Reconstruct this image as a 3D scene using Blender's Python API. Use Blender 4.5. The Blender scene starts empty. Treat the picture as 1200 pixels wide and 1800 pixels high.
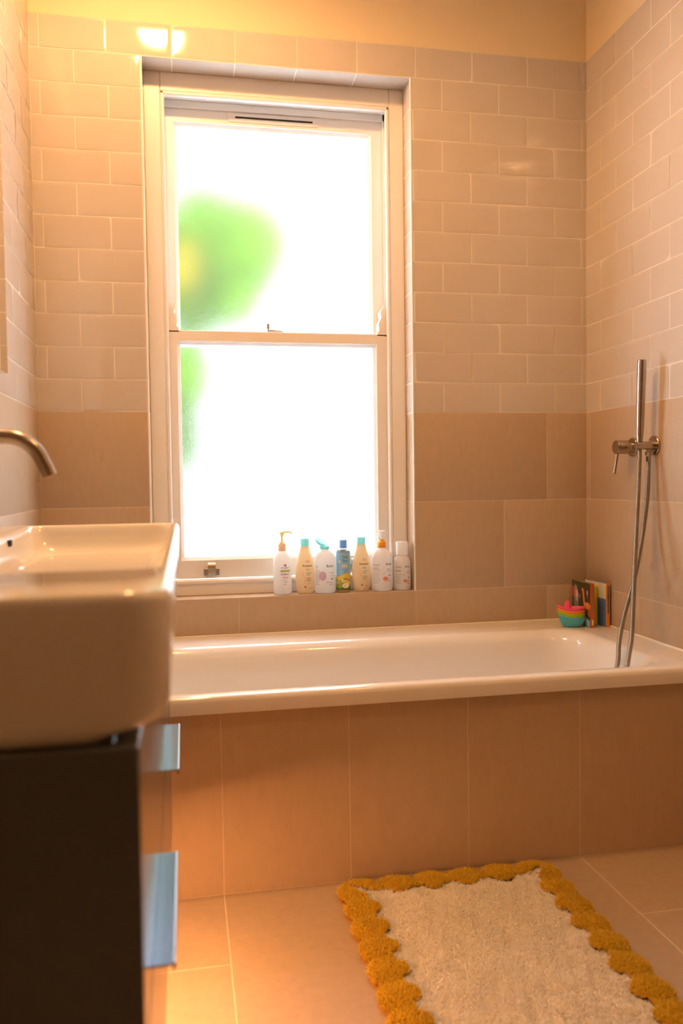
import bpy, math, random
import numpy as np
from mathutils import Vector, Matrix

random.seed(7)
rng = np.random.default_rng(11)
PI = math.pi
scene = bpy.context.scene
COL = scene.collection

# ------------------------------------------------------------------ materials
def new_mat(name):
    m = bpy.data.materials.new(name)
    m.use_nodes = True
    nt = m.node_tree
    nt.nodes.clear()
    out = nt.nodes.new('ShaderNodeOutputMaterial')
    return m, nt, out

def pbr(name, color, rough=0.5, metal=0.0, spec=0.5, coat=0.0, coat_rough=0.05, sss=0.0,
        var=0.0, var_scale=20.0, bump=0.0, bump_scale=60.0, stretch=(1, 1, 1), trans=0.0, sheen=0.0, ior=1.45):
    m, nt, out = new_mat(name)
    b = nt.nodes.new('ShaderNodeBsdfPrincipled')
    nt.links.new(b.outputs[0], out.inputs[0])
    c = (color[0], color[1], color[2], 1)
    b.inputs['Base Color'].default_value = c
    b.inputs['Roughness'].default_value = rough
    b.inputs['Metallic'].default_value = metal
    b.inputs['Specular IOR Level'].default_value = spec
    b.inputs['Coat Weight'].default_value = coat
    b.inputs['Coat Roughness'].default_value = coat_rough
    b.inputs['IOR'].default_value = ior
    b.inputs['Transmission Weight'].default_value = trans
    if sheen:
        b.inputs['Sheen Weight'].default_value = sheen
    if sss:
        b.inputs['Subsurface Weight'].default_value = sss
        b.inputs['Subsurface Scale'].default_value = 0.01
        b.inputs['Subsurface Radius'].default_value = (1, .7, .5)
    tc = nt.nodes.new('ShaderNodeTexCoord')
    mp = nt.nodes.new('ShaderNodeMapping')
    mp.inputs['Scale'].default_value = stretch
    nt.links.new(tc.outputs['Object'], mp.inputs[0])
    if var:
        n = nt.nodes.new('ShaderNodeTexNoise')
        n.inputs['Scale'].default_value = var_scale
        n.inputs['Detail'].default_value = 6
        n.inputs['Roughness'].default_value = .65
        nt.links.new(mp.outputs[0], n.inputs['Vector'])
        r = nt.nodes.new('ShaderNodeValToRGB')
        r.color_ramp.elements[0].position = .3
        r.color_ramp.elements[1].position = .7
        r.color_ramp.elements[0].color = tuple(max(0, x * (1 - var)) for x in color) + (1,)
        r.color_ramp.elements[1].color = tuple(min(1, x * (1 + var)) for x in color) + (1,)
        nt.links.new(n.outputs[0], r.inputs[0])
        nt.links.new(r.outputs[0], b.inputs['Base Color'])
    if bump:
        n2 = nt.nodes.new('ShaderNodeTexNoise')
        n2.inputs['Scale'].default_value = bump_scale
        n2.inputs['Detail'].default_value = 4
        nt.links.new(mp.outputs[0], n2.inputs['Vector'])
        bp = nt.nodes.new('ShaderNodeBump')
        bp.inputs['Strength'].default_value = bump
        bp.inputs['Distance'].default_value = .002
        nt.links.new(n2.outputs[0], bp.inputs['Height'])
        nt.links.new(bp.outputs[0], b.inputs['Normal'])
    return m

M = {}
M['glaze'] = pbr('glazed_tile', (.60, .535, .475), rough=.07, spec=.5, bump=.18, bump_scale=9, var=.03, var_scale=5)
M['grout'] = pbr('grout', (.78, .73, .66), rough=.9, spec=.2)
M['stone'] = pbr('porcelain_stone_tile', (.51, .385, .265), rough=.42, spec=.4, var=.05, var_scale=55, bump=.05, bump_scale=220, stretch=(1, 1, .35))
M['floor_stone'] = pbr('porcelain_floor_tile', (.43, .325, .225), rough=.42, spec=.4, var=.05, var_scale=45, bump=.05, bump_scale=220)
M['plaster'] = pbr('cream_paint', (.80, .665, .45), rough=.75, spec=.25, bump=.06, bump_scale=40)
M['back_paint'] = pbr('warm_grey_paint', (.28, .21, .14), rough=.7)
M['ceiling'] = pbr('ceiling_paint', (.80, .72, .56), rough=.85, spec=.2)
M['gloss_white'] = pbr('painted_timber', (.84, .82, .79), rough=.32, spec=.45, bump=.04, bump_scale=30)
M['white_trim'] = pbr('white_trim', (.85, .84, .81), rough=.35)
M['enamel'] = pbr('bath_enamel', (.80, .775, .74), rough=.14, spec=.5, coat=.4)
M['ceramic'] = pbr('basin_ceramic', (.82, .79, .74), rough=.12, spec=.5, coat=.5)
M['charcoal'] = pbr('charcoal_lacquer', (.085, .105, .122), rough=.22, spec=.5, coat=.4, coat_rough=.14)
M['carcass'] = pbr('dark_carcass', (.03, .03, .028), rough=.5)
M['alu'] = pbr('brushed_aluminium', (.27, .33, .42), rough=.22, metal=1, bump=.03, bump_scale=300, stretch=(1, .05, 1))
M['alu_highlight'] = pbr('handle_lip_highlight', (.70, .76, .84), rough=.3, metal=1)  # lighter copy of the aluminium, paints the highlight along the handle's front lip
M['nickel'] = pbr('brushed_nickel', (.45, .39, .32), rough=.24, metal=1, bump=.04, bump_scale=260, stretch=(1, 1, .06))
M['hosemetal'] = pbr('hose_metal', (.29, .26, .215), rough=.28, metal=1)
M['darkgap'] = pbr('dark_slot', (.01, .01, .01), rough=.8)
M['brass'] = pbr('dull_brass', (.45, .38, .30), rough=.35, metal=1)
M['mirror'] = pbr('mirror_glass', (.86, .84, .78), rough=.02, metal=1)
M['silicone'] = pbr('sealant', (.80, .76, .70), rough=.5)

def glass_frosted():
    m, nt, out = new_mat('frosted_glass')
    g = nt.nodes.new('ShaderNodeBsdfGlass')
    g.inputs['Roughness'].default_value = .20
    g.inputs['IOR'].default_value = 1.3
    g.inputs['Color'].default_value = (.97, .99, 1, 1)
    tr = nt.nodes.new('ShaderNodeBsdfTranslucent')
    tr.inputs['Color'].default_value = (.95, .98, 1, 1)
    mx = nt.nodes.new('ShaderNodeMixShader')
    mx.inputs[0].default_value = .012
    tc = nt.nodes.new('ShaderNodeTexCoord')
    n = nt.nodes.new('ShaderNodeTexNoise')
    n.inputs['Scale'].default_value = 420
    n.inputs['Detail'].default_value = 2
    nt.links.new(tc.outputs['Object'], n.inputs['Vector'])
    bp = nt.nodes.new('ShaderNodeBump')
    bp.inputs['Strength'].default_value = .35
    bp.inputs['Distance'].default_value = .001
    nt.links.new(n.outputs[0], bp.inputs['Height'])
    nt.links.new(bp.outputs[0], g.inputs['Normal'])
    nt.links.new(g.outputs[0], mx.inputs[1])
    nt.links.new(tr.outputs[0], mx.inputs[2])
    nt.links.new(mx.outputs[0], out.inputs[0])
    return m
M['frost'] = glass_frosted()

def leafmat(name, col):
    m, nt, out = new_mat(name)
    d = nt.nodes.new('ShaderNodeBsdfDiffuse')
    d.inputs[0].default_value = col + (1,)
    t = nt.nodes.new('ShaderNodeBsdfTranslucent')
    t.inputs[0].default_value = col + (1,)
    mx = nt.nodes.new('ShaderNodeMixShader')
    mx.inputs[0].default_value = .45
    nt.links.new(d.outputs[0], mx.inputs[1])
    nt.links.new(t.outputs[0], mx.inputs[2])
    nt.links.new(mx.outputs[0], out.inputs[0])
    return m
M['leaf'] = leafmat('leaf_green', (.13, .25, .006))
M['leaf2'] = leafmat('leaf_dark', (.07, .13, .005))
M['blossom'] = leafmat('blossom_yellow', (.36, .28, .01))
M['bark'] = pbr('bark', (.16, .12, .08), rough=.9, bump=.5, bump_scale=30)

# ------------------------------------------------------------------ mesh builder
class MB:
    def __init__(s):
        s.v = []; s.f = []; s.m = []; s.sm = []
    def add(s, verts, faces, mat=0, smooth=False):
        o = len(s.v)
        s.v.extend([tuple(map(float, p)) for p in verts])
        s.f.extend([tuple(i + o for i in f) for f in faces])
        s.m.extend([mat] * len(faces)); s.sm.extend([smooth] * len(faces))
        return s
    def box(s, x0, x1, y0, y1, z0, z1, mat=0, bev=0.0):
        if bev <= 0:
            v = [(x0,y0,z0),(x1,y0,z0),(x1,y1,z0),(x0,y1,z0),(x0,y0,z1),(x1,y0,z1),(x1,y1,z1),(x0,y1,z1)]
            f = [(0,3,2,1),(4,5,6,7),(0,1,5,4),(1,2,6,5),(2,3,7,6),(3,0,4,7)]
            return s.add(v, f, mat)
        c = ((x0+x1)/2, (y0+y1)/2, (z0+z1)/2); h = ((x1-x0)/2, (y1-y0)/2, (z1-z0)/2)
        b = min(bev, *[q * .98 for q in h])
        v = []; idx = {}
        for sx in (-1, 1):
            for sy in (-1, 1):
                for sz in (-1, 1):
                    for ax in range(3):
                        p = [h[0]-b, h[1]-b, h[2]-b]; p[ax] = h[ax]
                        idx[(sx, sy, sz, ax)] = len(v)
                        v.append((c[0]+sx*p[0], c[1]+sy*p[1], c[2]+sz*p[2]))
        f = []
        def q(ids, n):
            a, b2, c2 = [Vector(v[i]) for i in ids[:3]]
            if (b2-a).cross(c2-a).dot(Vector(n)) < 0: ids = ids[::-1]
            f.append(tuple(ids))
        for ax in range(3):
            o1, o2 = [a for a in range(3) if a != ax]
            for sg in (-1, 1):
                ids = []
                for (a, bb) in ((-1,-1),(1,-1),(1,1),(-1,1)):
                    k = [0,0,0]; k[ax] = sg; k[o1] = a; k[o2] = bb
                    ids.append(idx[(k[0],k[1],k[2],ax)])
                n = [0,0,0]; n[ax] = sg
                q(ids, n)
        for ax in range(3):      # edges along ax
            o1, o2 = [a for a in range(3) if a != ax]
            for a in (-1, 1):
                for bb in (-1, 1):
                    k0 = [0,0,0]; k0[ax] = -1; k0[o1] = a; k0[o2] = bb
                    k1 = list(k0); k1[ax] = 1
                    n = [0,0,0]; n[o1] = a; n[o2] = bb
                    q([idx[(*k0,o1)], idx[(*k1,o1)], idx[(*k1,o2)], idx[(*k0,o2)]], n)
        for sx in (-1,1):
            for sy in (-1,1):
                for sz in (-1,1):
                    q([idx[(sx,sy,sz,0)], idx[(sx,sy,sz,1)], idx[(sx,sy,sz,2)]], (sx,sy,sz))
        return s.add(v, f, mat, False)
    def rings(s, rings, mat=0, smooth=True, cap0=False, cap1=False, closed=False, mats=None):
        n = len(rings[0]); v = [p for r in rings for p in r]; k = len(rings)
        o = len(s.v); s.v.extend([tuple(map(float, p)) for p in v])
        for i in range(k if closed else k - 1):
            j = (i + 1) % k
            for a in range(n):
                b = (a + 1) % n
                s.f.append((o+i*n+a, o+i*n+b, o+j*n+b, o+j*n+a))
                s.m.append(mats[i] if mats else mat); s.sm.append(smooth)
        if cap0: s.f.append(tuple(o + a for a in range(n))[::-1]); s.m.append(mats[0] if mats else mat); s.sm.append(False)
        if cap1: s.f.append(tuple(o + (k-1)*n + a for a in range(n))); s.m.append(mats[-1] if mats else mat); s.sm.append(False)
        return s
    def lathe(s, prof, seg=40, mat=0, cx=0, cy=0, sy=1.0, cap0=True, cap1=True, mats=None, axis='z', org=(0,0,0)):
        R = []
        for r, z in prof:
            ring = []
            for a in range(seg):
                t = 2*PI*a/seg
                if axis == 'z': ring.append((cx + r*math.cos(t), cy + sy*r*math.sin(t), z))
                elif axis == 'x': ring.append((org[0] + z, org[1] + r*math.cos(t), org[2] + r*math.sin(t)))
            R.append(ring)
        return s.rings(R, mat, True, cap0, cap1, mats=mats)
    def tube(s, pts, rad, seg=12, mat=0, caps=True):
        pts = [Vector(p) for p in pts]; n = len(pts)
        if not hasattr(rad, '__len__'): rad = [rad]*n
        T = [(pts[min(i+1,n-1)] - pts[max(i-1,0)]).normalized() for i in range(n)]
        up = Vector((0,0,1)) if abs(T[0].z) < .9 else Vector((1,0,0))
        N = (up - T[0]*up.dot(T[0])).normalized(); R = []
        for i in range(n):
            N = (N - T[i]*N.dot(T[i])).normalized(); B = T[i].cross(N)
            R.append([pts[i] + rad[i]*(math.cos(2*PI*a/seg)*N + math.sin(2*PI*a/seg)*B) for a in range(seg)])
        return s.rings(R, mat, True, caps, caps)
    def build(s, name, mats, parent=None, angle=35, recalc=False):
        me = bpy.data.meshes.new(name)
        me.from_pydata(s.v, [], s.f)
        for m in (mats if isinstance(mats, (list, tuple)) else [mats]): me.materials.append(m)
        me.polygons.foreach_set('material_index', s.m)
        me.polygons.foreach_set('use_smooth', s.sm)
        me.update()
        if recalc:
            import bmesh
            bm = bmesh.new(); bm.from_mesh(me)
            bmesh.ops.recalc_face_normals(bm, faces=bm.faces); bm.to_mesh(me); bm.free()
        if angle and any(s.sm): me.set_sharp_from_angle(angle=math.radians(angle))
        o = bpy.data.objects.new(name, me)
        COL.objects.link(o)
        if parent is not None:
            o.parent = parent
            p = Vector((0, 0, 0)); q = parent
            while q is not None:
                p += q.location; q = q.parent
            me.transform(Matrix.Translation(-p))
        return o

def thing(name, label, cat, loc=(0,0,0), group=None):
    o = bpy.data.objects.new(name, None)
    o.empty_display_size = .05
    COL.objects.link(o); o.location = loc
    o['label'] = label; o['category'] = cat
    if group: o['group'] = group
    return o
def tag(o, label, cat, group=None):
    o['label'] = label; o['category'] = cat
    if group: o['group'] = group
    return o
def struct(o, label=None):
    o['kind'] = 'structure'
    if label: o['label'] = label
    return o
def ground(o):
    """move a single-mesh object's origin to its own base centre"""
    me = o.data
    co = np.empty(len(me.vertices)*3); me.vertices.foreach_get('co', co); co = co.reshape(-1,3)
    c = Vector(((co[:,0].min()+co[:,0].max())/2, (co[:,1].min()+co[:,1].max())/2, co[:,2].min()))
    me.transform(Matrix.Translation(-c)); o.location = c
    return o

# ------------------------------------------------------------------ room dimensions (metres)
W = 1.8204          # room width: right wall x = 0, left wall x = -W, back wall y = 0
ZT = 1.20           # top of the stone tiles
ZG = 2.40           # top of the glazed tiles
ZC = 2.80           # ceiling
YF = -3.70          # wall behind the camera
WX0, WX1, WZ0, WZ1 = -1.489, -.628, .600, 2.298    # window opening
RD = .085           # depth of the reveal

def tile_cells(a0, a1, b0, b1, w, h, aoff, gap):
    """running-bond cells in a region; aoff(row) gives a joint position, row 0 starts at b0"""
    out = []
    r = 0; b = b0
    while b < b1 - 1e-5:
        o = aoff(r); k = math.floor((a0 - o)/w)
        a = o + k*w
        while a < a1 - 1e-5:
            l, rr = max(a, a0), min(a + w, a1)
            if rr - l > .006: out.append((l + gap/2, rr - gap/2, b + gap/2, min(b + h, b1) - gap/2))
            a += w
        b += h; r += 1
    return out

def place_tiles(mb, cells, org, A, B, N, mat, pillow, proud=.0005, tilt=.006):
    org, A, B, N = Vector(org), Vector(A), Vector(B), Vector(N)
    flip = A.cross(B).dot(N) < 0
    for (a0, a1, b0, b1) in cells:
        wa, wb = a1 - a0, b1 - b0
        if pillow:
            R = .014; H = .0006
            def pos(w): 
                k = min(R, w*.45)
                return [0, k*.12, k*.3, k*.55, k, w/2, w-k, w-k*.55, w-k*.3, w-k*.12, w]
            pa, pb = pos(wa), pos(wb)
            ta, tb = random.uniform(-tilt, tilt), random.uniform(-tilt, tilt)
            ph = [random.uniform(0, 6.28) for _ in range(4)]
            def hgt(x, y):
                d1 = min(1, min(x, wa-x)/R); d2 = min(1, min(y, wb-y)/R)
                e = (1-(1-d1)**2)*(1-(1-d2)**2)
                wv = .00022*(math.sin(x*28+ph[0])+math.sin(y*40+ph[1])+.6*math.sin((x+y)*60+ph[2]))
                return proud + H*e + ta*(x-wa/2) + tb*(y-wb/2) + wv*e
        else:
            pa, pb = [0, .0012, wa-.0012, wa], [0, .0012, wb-.0012, wb]
            def hgt(x, y): return proud if (0 < x < wa and 0 < y < wb) else proud*.1
        v = [org + A*(a0+x) + B*(b0+y) + N*hgt(x, y) for y in pb for x in pa]
        na = len(pa); f = []
        for j in range(len(pb)-1):
            for i in range(na-1):
                q = (j*na+i, j*na+i+1, (j+1)*na+i+1, (j+1)*na+i)
                f.append(q[::-1] if flip else q)
        mb.add(v, f, mat, bool(pillow))

def quad(mb, p, mat, n):
    a, b, c = [Vector(q) for q in p[:3]]
    f = (0,1,2,3) if (b-a).cross(c-a).dot(Vector(n)) > 0 else (3,2,1,0)
    mb.add(p, [f], mat)

G = .0038
M['stone_grout'] = pbr('stone_grout', (.64, .52, .40), rough=.9, spec=.2)
WALLM = [M['grout'], M['glaze'], M['stone'], M['plaster'], M['stone_grout']]
GS = .0028
def wbox(mb, x0, x1, y0, y1, z0, z1):
    if z0 < ZT < z1: mb.box(x0, x1, y0, y1, z0, ZT, 4); mb.box(x0, x1, y0, y1, ZT, z1, 0)
    else: mb.box(x0, x1, y0, y1, z0, z1, 4 if z1 <= ZT else 0)
# ---- back wall
mb = MB(); TH = .30
wbox(mb, -W-.1, WX0, 0, TH, 0, ZC); wbox(mb, WX1, .1, 0, TH, 0, ZC)
wbox(mb, WX0, WX1, 0, TH, 0, WZ0); wbox(mb, WX0, WX1, 0, TH, WZ1, ZC)
BA = dict(org=(0,0,0), A=(1,0,0), B=(0,0,1), N=(0,-1,0))
jl = lambda r: -W + .0295 + (.1 if r % 2 == 0 else 0)
jr = lambda r: -.0192 - (.1 if r % 2 == 0 else 0)
place_tiles(mb, tile_cells(-W, WX0-.004, ZT, ZG-.1, .2, .1, jl, G), mat=1, pillow=True, **BA)
place_tiles(mb, tile_cells(WX1+.003, 0, ZT, ZG-.1, .2, .1, jr, G), mat=1, pillow=True, **BA)
place_tiles(mb, tile_cells(-W, 0, ZG-.1, ZG, .1969, .1, lambda r: -W+.0295, G), mat=1, pillow=True, **BA)
big = [(-W, WX0-.004, .9, 1.2), (-W, WX0-.004, .6, .9), (WX1+.003, -.1488, .9, 1.2), (-.1488, 0, .9, 1.2),
       (WX1+.003, -.307, .6, .9), (-.307, 0, .6, .9), (-W, -1.2193, .3, .6), (-1.2193, -.624, .3, .6),
       (-.624, -.1488, .3, .6), (-.1488, 0, .3, .6)]
place_tiles(mb, [(a+GS/2, b-GS/2, c+GS/2, d-GS/2) for a, b, c, d in big], mat=2, pillow=False, **BA)
quad(mb, [(-W,-.0005,ZG),(0,-.0005,ZG),(0,-.0005,ZC),(-W,-.0005,ZC)], 3, (0,-1,0))
# reveal: soffit, right cheek, left cheek, tiled ledge
place_tiles(mb, tile_cells(WX0, WX1, 0, RD+.02, .1969, RD+.02, lambda r: -W+.0295, G), org=(0,0,WZ1), A=(1,0,0), B=(0,1,0), N=(0,0,-1), mat=1, pillow=True, tilt=0)
for X, nx in ((WX1, -1), (WX0, 1)):
    place_tiles(mb, [(G/2, RD+.02, z+G/2, min(z+.1, WZ1)-G/2) for z in [ZT+.1*i for i in range(11)]], org=(X,0,0), A=(0,1,0), B=(0,0,1), N=(nx,0,0), mat=1, pillow=True, tilt=0)
    place_tiles(mb, [(G/2, RD+.02, .6+G/2, .9-G/2), (G/2, RD+.02, .9+G/2, 1.2-G/2)], org=(X,0,0), A=(0,1,0), B=(0,0,1), N=(nx,0,0), mat=2, pillow=False)
place_tiles(mb, [(WX0, -1.2193-G/2, 0, RD+.02), (-1.2193+G/2, WX1, 0, RD+.02)], org=(0,0,WZ0), A=(1,0,0), B=(0,1,0), N=(0,0,1), mat=2, pillow=False)
struct(mb.build('wall_back', WALLM, angle=60))
# ---- right wall
mb = MB()
wbox(mb, 0, .12, YF, 0, 0, ZC)
RA = dict(org=(0,0,0), A=(0,1,0), B=(0,0,1), N=(-1,0,0))
place_tiles(mb, tile_cells(YF, 0, ZT, ZG, .2, .1, lambda r: -.0974 - (.1 if r % 2 else 0), G), mat=1, pillow=True, **RA)
offs = [-.33, -.03, -.63, -.33]
place_tiles(mb, tile_cells(YF, 0, 0, ZT, .606, .3, lambda r: [-.63, -.3344, -.933, -.63][r], GS), mat=2, pillow=False, **RA)
quad(mb, [(-.0005,YF,ZG),(-.0005,0,ZG),(-.0005,0,ZC),(-.0005,YF,ZC)], 3, (-1,0,0))
struct(mb.build('wall_right', WALLM, angle=60))
# ---- left wall
mb = MB()
wbox(mb, -W-.12, -W, YF, 0, 0, ZC)
LA = dict(org=(-W,0,0), A=(0,1,0), B=(0,0,1), N=(1,0,0))
place_tiles(mb, tile_cells(YF, 0, ZT, ZG, .2, .1, lambda r: -.148 - (.1 if r % 2 else 0), G), mat=1, pillow=True, **LA)
place_tiles(mb, tile_cells(YF, 0, 0, ZT, .606, .3, lambda r: -.2733 - (.303 if r % 2 == 0 else 0), GS), mat=2, pillow=False, **LA)
quad(mb, [(-W+.0005,YF,ZG),(-W+.0005,0,ZG),(-W+.0005,0,ZC),(-W+.0005,YF,ZC)], 3, (1,0,0))
struct(mb.build('wall_left', WALLM, angle=60))
mb = MB(); mb.box(-W-.12, .12, YF-.12, YF, 0, ZC, 0); struct(mb.build('wall_front', M['back_paint']))
# ---- floor: tiles run away from the camera, half bond between columns
mb = MB(); mb.box(-W-.12, .12, YF, .1, -.1, 0, 0)
cells = []
for k in range(-2, 5):
    xa, xb = -1.3125 + .303*k, -1.3125 + .303*(k+1)
    xa, xb = max(xa, -W), min(xb, 0)
    if xb - xa < .01: continue
    j0 = -1.021 if k % 2 else -1.324
    y = j0 + .606*2
    while y > YF:
        t0, t1 = max(y-.606, YF), min(y, -.735)
        if t1 - t0 > .01: cells.append((xa+GS/2, xb-GS/2, t0+GS/2, t1-GS/2))
        y -= .606
place_tiles(mb, cells, org=(0,0,0), A=(1,0,0), B=(0,1,0), N=(0,0,1), mat=1, pillow=False, proud=.0005)
struct(mb.build('floor', [M['stone_grout'], M['floor_stone']]))
mb = MB(); mb.box(-W-.12, .12, YF-.12, TH, ZC, ZC+.1, 0); struct(mb.build('ceiling', M['ceiling']))
# ---- white edge trims on the window corners
mb = MB(); mb.box(WX0-.005, WX0+.001, -.0025, .003, WZ0, WZ1, 0, .001); struct(mb.build('trim_1', M['white_trim']))
mb = MB(); mb.box(WX1-.001, WX1+.004, -.0025, .003, WZ0, WZ1, 0, .001); struct(mb.build('trim_2', M['white_trim']))

# ------------------------------------------------------------------ sash window
win = bpy.data.objects.new('window_1', None); COL.objects.link(win); win.location = (-1.058, .15, WZ0)
struct(win, 'tall white timber sash window with frosted panes over the bath')
mb = MB()
B_ = .003
YB = .255
mb.box(WX0, -1.4365, RD, YB, WZ0, WZ1, 0, B_)            # left lining
mb.box(-.679, WX1+.000, RD, YB, WZ0, WZ1, 0, B_)         # right lining
mb.box(-1.4365, -.679, RD, YB, 2.2365, WZ1, 0, B_)       # head
mb.box(-1.4365, -.679, RD-.006, YB, WZ0, .640, 0, B_)    # cill
mb.box(-1.4365, -.679, RD-.010, .10, .636, .654, 0, .005)
# staff bead
for (x0, x1, z0, z1) in ((-1.437, -1.424, .65, 2.237), (-.692, -.679, .65, 2.237), (-1.437, -.679, 2.224, 2.237)):
    mb.box(x0, x1, RD-.004, .099, z0, z1, 0, .004)
# parting bead
for (x0, x1, z0, z1) in ((-1.437, -1.427, .65, 2.237), (-.689, -.679, .65, 2.237), (-1.437, -.679, 2.2125, 2.237)):
    mb.box(x0, x1, .1425, .1495, z0, z1, 0, .002)
mb.build('window_frame', M['gloss_white'], win)

def sash_frame(mb, ox0, ox1, oz0, oz1, ix0, ix1, iz0, iz1, y0, y1, ch=.010):
    """rectangular sash with chamfered inner moulding; ix.. is the sight line"""
    def rect(x0, x1, z0, z1, y): return [(x0,y,z0),(x1,y,z0),(x1,y,z1),(x0,y,z1)]
    yc = (y0 + y1)/2
    R = [rect(ox0, ox1, oz0, oz1, y1), rect(ox0, ox1, oz0, oz1, y0+.002), rect(ox0+.002, ox1-.002, oz0+.002, oz1-.002, y0),
         rect(ix0-ch, ix1+ch, iz0-ch, iz1+ch, y0), rect(ix0-ch, ix1+ch, iz0-ch, iz1+ch, y0+.0035), rect(ix0-.001, ix1+.001, iz0-.001, iz1+.001, y0+.012),
         rect(ix0, ix1, iz0, iz1, y0+.013), rect(ix0, ix1, iz0, iz1, y1)]
    mb.rings(R, 0, False, closed=True)

def pane(parent, x0, x1, z0, z1, y):
    p = MB(); p.box(x0-.006, x1+.006, y-.002, y+.002, z0-.006, z1+.006)
    return p.build('glass_pane', M['frost'], parent)

def sash_obj(name, build):
    m_ = MB(); build(m_); o = m_.build(name, M['gloss_white'], win, recalc=True); return o
# upper sash (outer track)
us = sash_obj('upper_sash', lambda m_: sash_frame(m_, -1.4360, -.6795, 1.436, 2.2360, -1.387, -.737, 1.478, 2.160, .150, .188))
pane(us, -1.387, -.737, 1.478, 2.160, .174)
vt = MB()
vt.box(-1.215, -.912, .1465, .151, 2.180, 2.210, 0, .0012)
V = vt.build('trickle_vent', M['gloss_white'], us)
sl = MB(); sl.box(-1.193, -.931, .1455, .150, 2.192, 2.1975)
sl.build('vent_slot', M['darkgap'], us)
# lower sash (inner track) with horns
def lower(m_):
    sash_frame(m_, -1.4360, -.6795, .654, 1.476, -1.389, -.737, .7255, 1.431, .102, .141)
    # ogee horns rising above the meeting rail at both stiles
    prof = [(0, 1.470), (.0340, 1.470), (.0345, 1.478), (.0320, 1.484), (.0270, 1.488), (.0285, 1.495), (.0300, 1.505), (.0285, 1.516),
            (.0225, 1.526), (.0200, 1.534), (.0225, 1.543), (.0230, 1.552), (.0190, 1.561), (.0130, 1.567), (.010, 1.573), (0, 1.576)]
    for sx, X in ((1, -1.427), (-1, -.689)):
        n = len(prof)
        v = [(X + sx*a, .102, z) for a, z in prof] + [(X + sx*a, .141, z) for a, z in prof]
        f = [tuple(range(n)), tuple(range(2*n-1, n-1, -1))] + [(i, (i+1) % n, (i+1) % n + n, i+n) for i in range(n)]
        m_.add(v, f, 0)
ls = sash_obj('lower_sash', lower)
pane(ls, -1.389, -.737, .7255, 1.431, .128)
# sash fastener on the meeting rail
fa = MB()
fa.box(-1.098, -1.046, .108, .130, 1.476, 1.4795, 0, .001)
fa.lathe([(.003, 1.479), (.003, 1.488), (.0065, 1.490), (.0065, 1.494), (.0035, 1.496), (.0055, 1.500), (.0058, 1.504), (.003, 1.508), (.0005, 1.509)], 18, 0, -1.097, .119)
fa.tube([(-1.097, .119, 1.483), (-1.085, .119, 1.484), (-1.060, .119, 1.482), (-1.050, .119, 1.482)], .003, 8)
fo = fa.build('sash_fastener', M['brass'], ls); fo['label'] = 'small metal sash fastener'
# two hook lifts on the bottom rail
for X in (-1.301, -.815):
    lf = MB()
    lf.box(X-.0265, X+.0265, .097, .103, .664, .688, 0, .002)
    # curled finger hook
    pr = [(.098, .667), (.090, .672), (.084, .681), (.083, .691), (.0855, .700), (.089, .706)]
    hw = .0125
    R = []
    for (y, z) in pr:
        w_ = hw
        R.append([(X-w_, y-.0012, z), (X+w_, y-.0012, z), (X+w_, y+.0012, z+.0012), (X-w_, y+.0012, z+.0012)])
    lf.rings(R, 0, False, True, True)
    for sx in (-1, 1):
        lf.lathe([(.0035, -.0015), (.003, .0)], 12, 0, axis='x', org=(0,0,0)) if False else None
    o = lf.build('sash_lift', M['brass'], ls, recalc=True); o['label'] = 'dull metal hook lift'

# ------------------------------------------------------------------ bath
def rrect(x0, x1, y0, y1, r, z, n=8):
    pts = []
    for cx, cy, a0 in ((x1-r, y1-r, 0), (x0+r, y1-r, PI/2), (x0+r, y0+r, PI), (x1-r, y0+r, 1.5*PI)):
        for i in range(n+1):
            a = a0 + PI/2*i/n
            pts.append((cx + r*math.cos(a), cy + r*math.sin(a), z))
    return pts
bath = MB()
bx0, bx1, by0, by1 = -W+.003, -.003, -.752, -.003
ZR = .478
ix0, ix1, iy0, iy1 = -1.69, -.135, -.700, -.165
R = [rrect(bx0+.004, bx1-.001, by0+.012, by1-.001, .006, .436), rrect(bx0, bx1, by0, by1, .008, .438), rrect(bx0, bx1, by0, by1, .008, .465),
     rrect(bx0+.001, bx1-.001, by0+.003, by1-.001, .008, .474), rrect(bx0+.003, bx1-.003, by0+.008, by1-.003, .010, ZR),
     rrect(ix0-.02, ix1+.02, iy0-.008, iy1+.012, .10, ZR), rrect(ix0-.008, ix1+.008, iy0-.003, iy1+.003, .105, ZR-.002),
     rrect(ix0, ix1, iy0, iy1-.005, .11, ZR-.008), rrect(ix0+.006, ix1-.008, iy0+.004, iy1-.014, .11, ZR-.018), rrect(ix0+.012, ix1-.016, iy0+.006, iy1-.022, .11, ZR-.034),
     rrect(ix0+.03, ix1-.03, iy0+.014, iy1-.032, .115, .38), rrect(ix0+.09, ix1-.06, iy0+.03, iy1-.045, .12, .25),
     rrect(ix0+.16, ix1-.085, iy0+.045, iy1-.06, .12, .15), rrect(ix0+.19, ix1-.10, iy0+.06, iy1-.075, .11, .115),
     rrect(ix0+.24, ix1-.14, iy0+.10, iy1-.115, .09, .098), rrect(ix0+.5, ix1-.4, iy0+.2, iy1-.2, .03, .092)]
bath.rings(R, 0, True, False, True)
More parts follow.
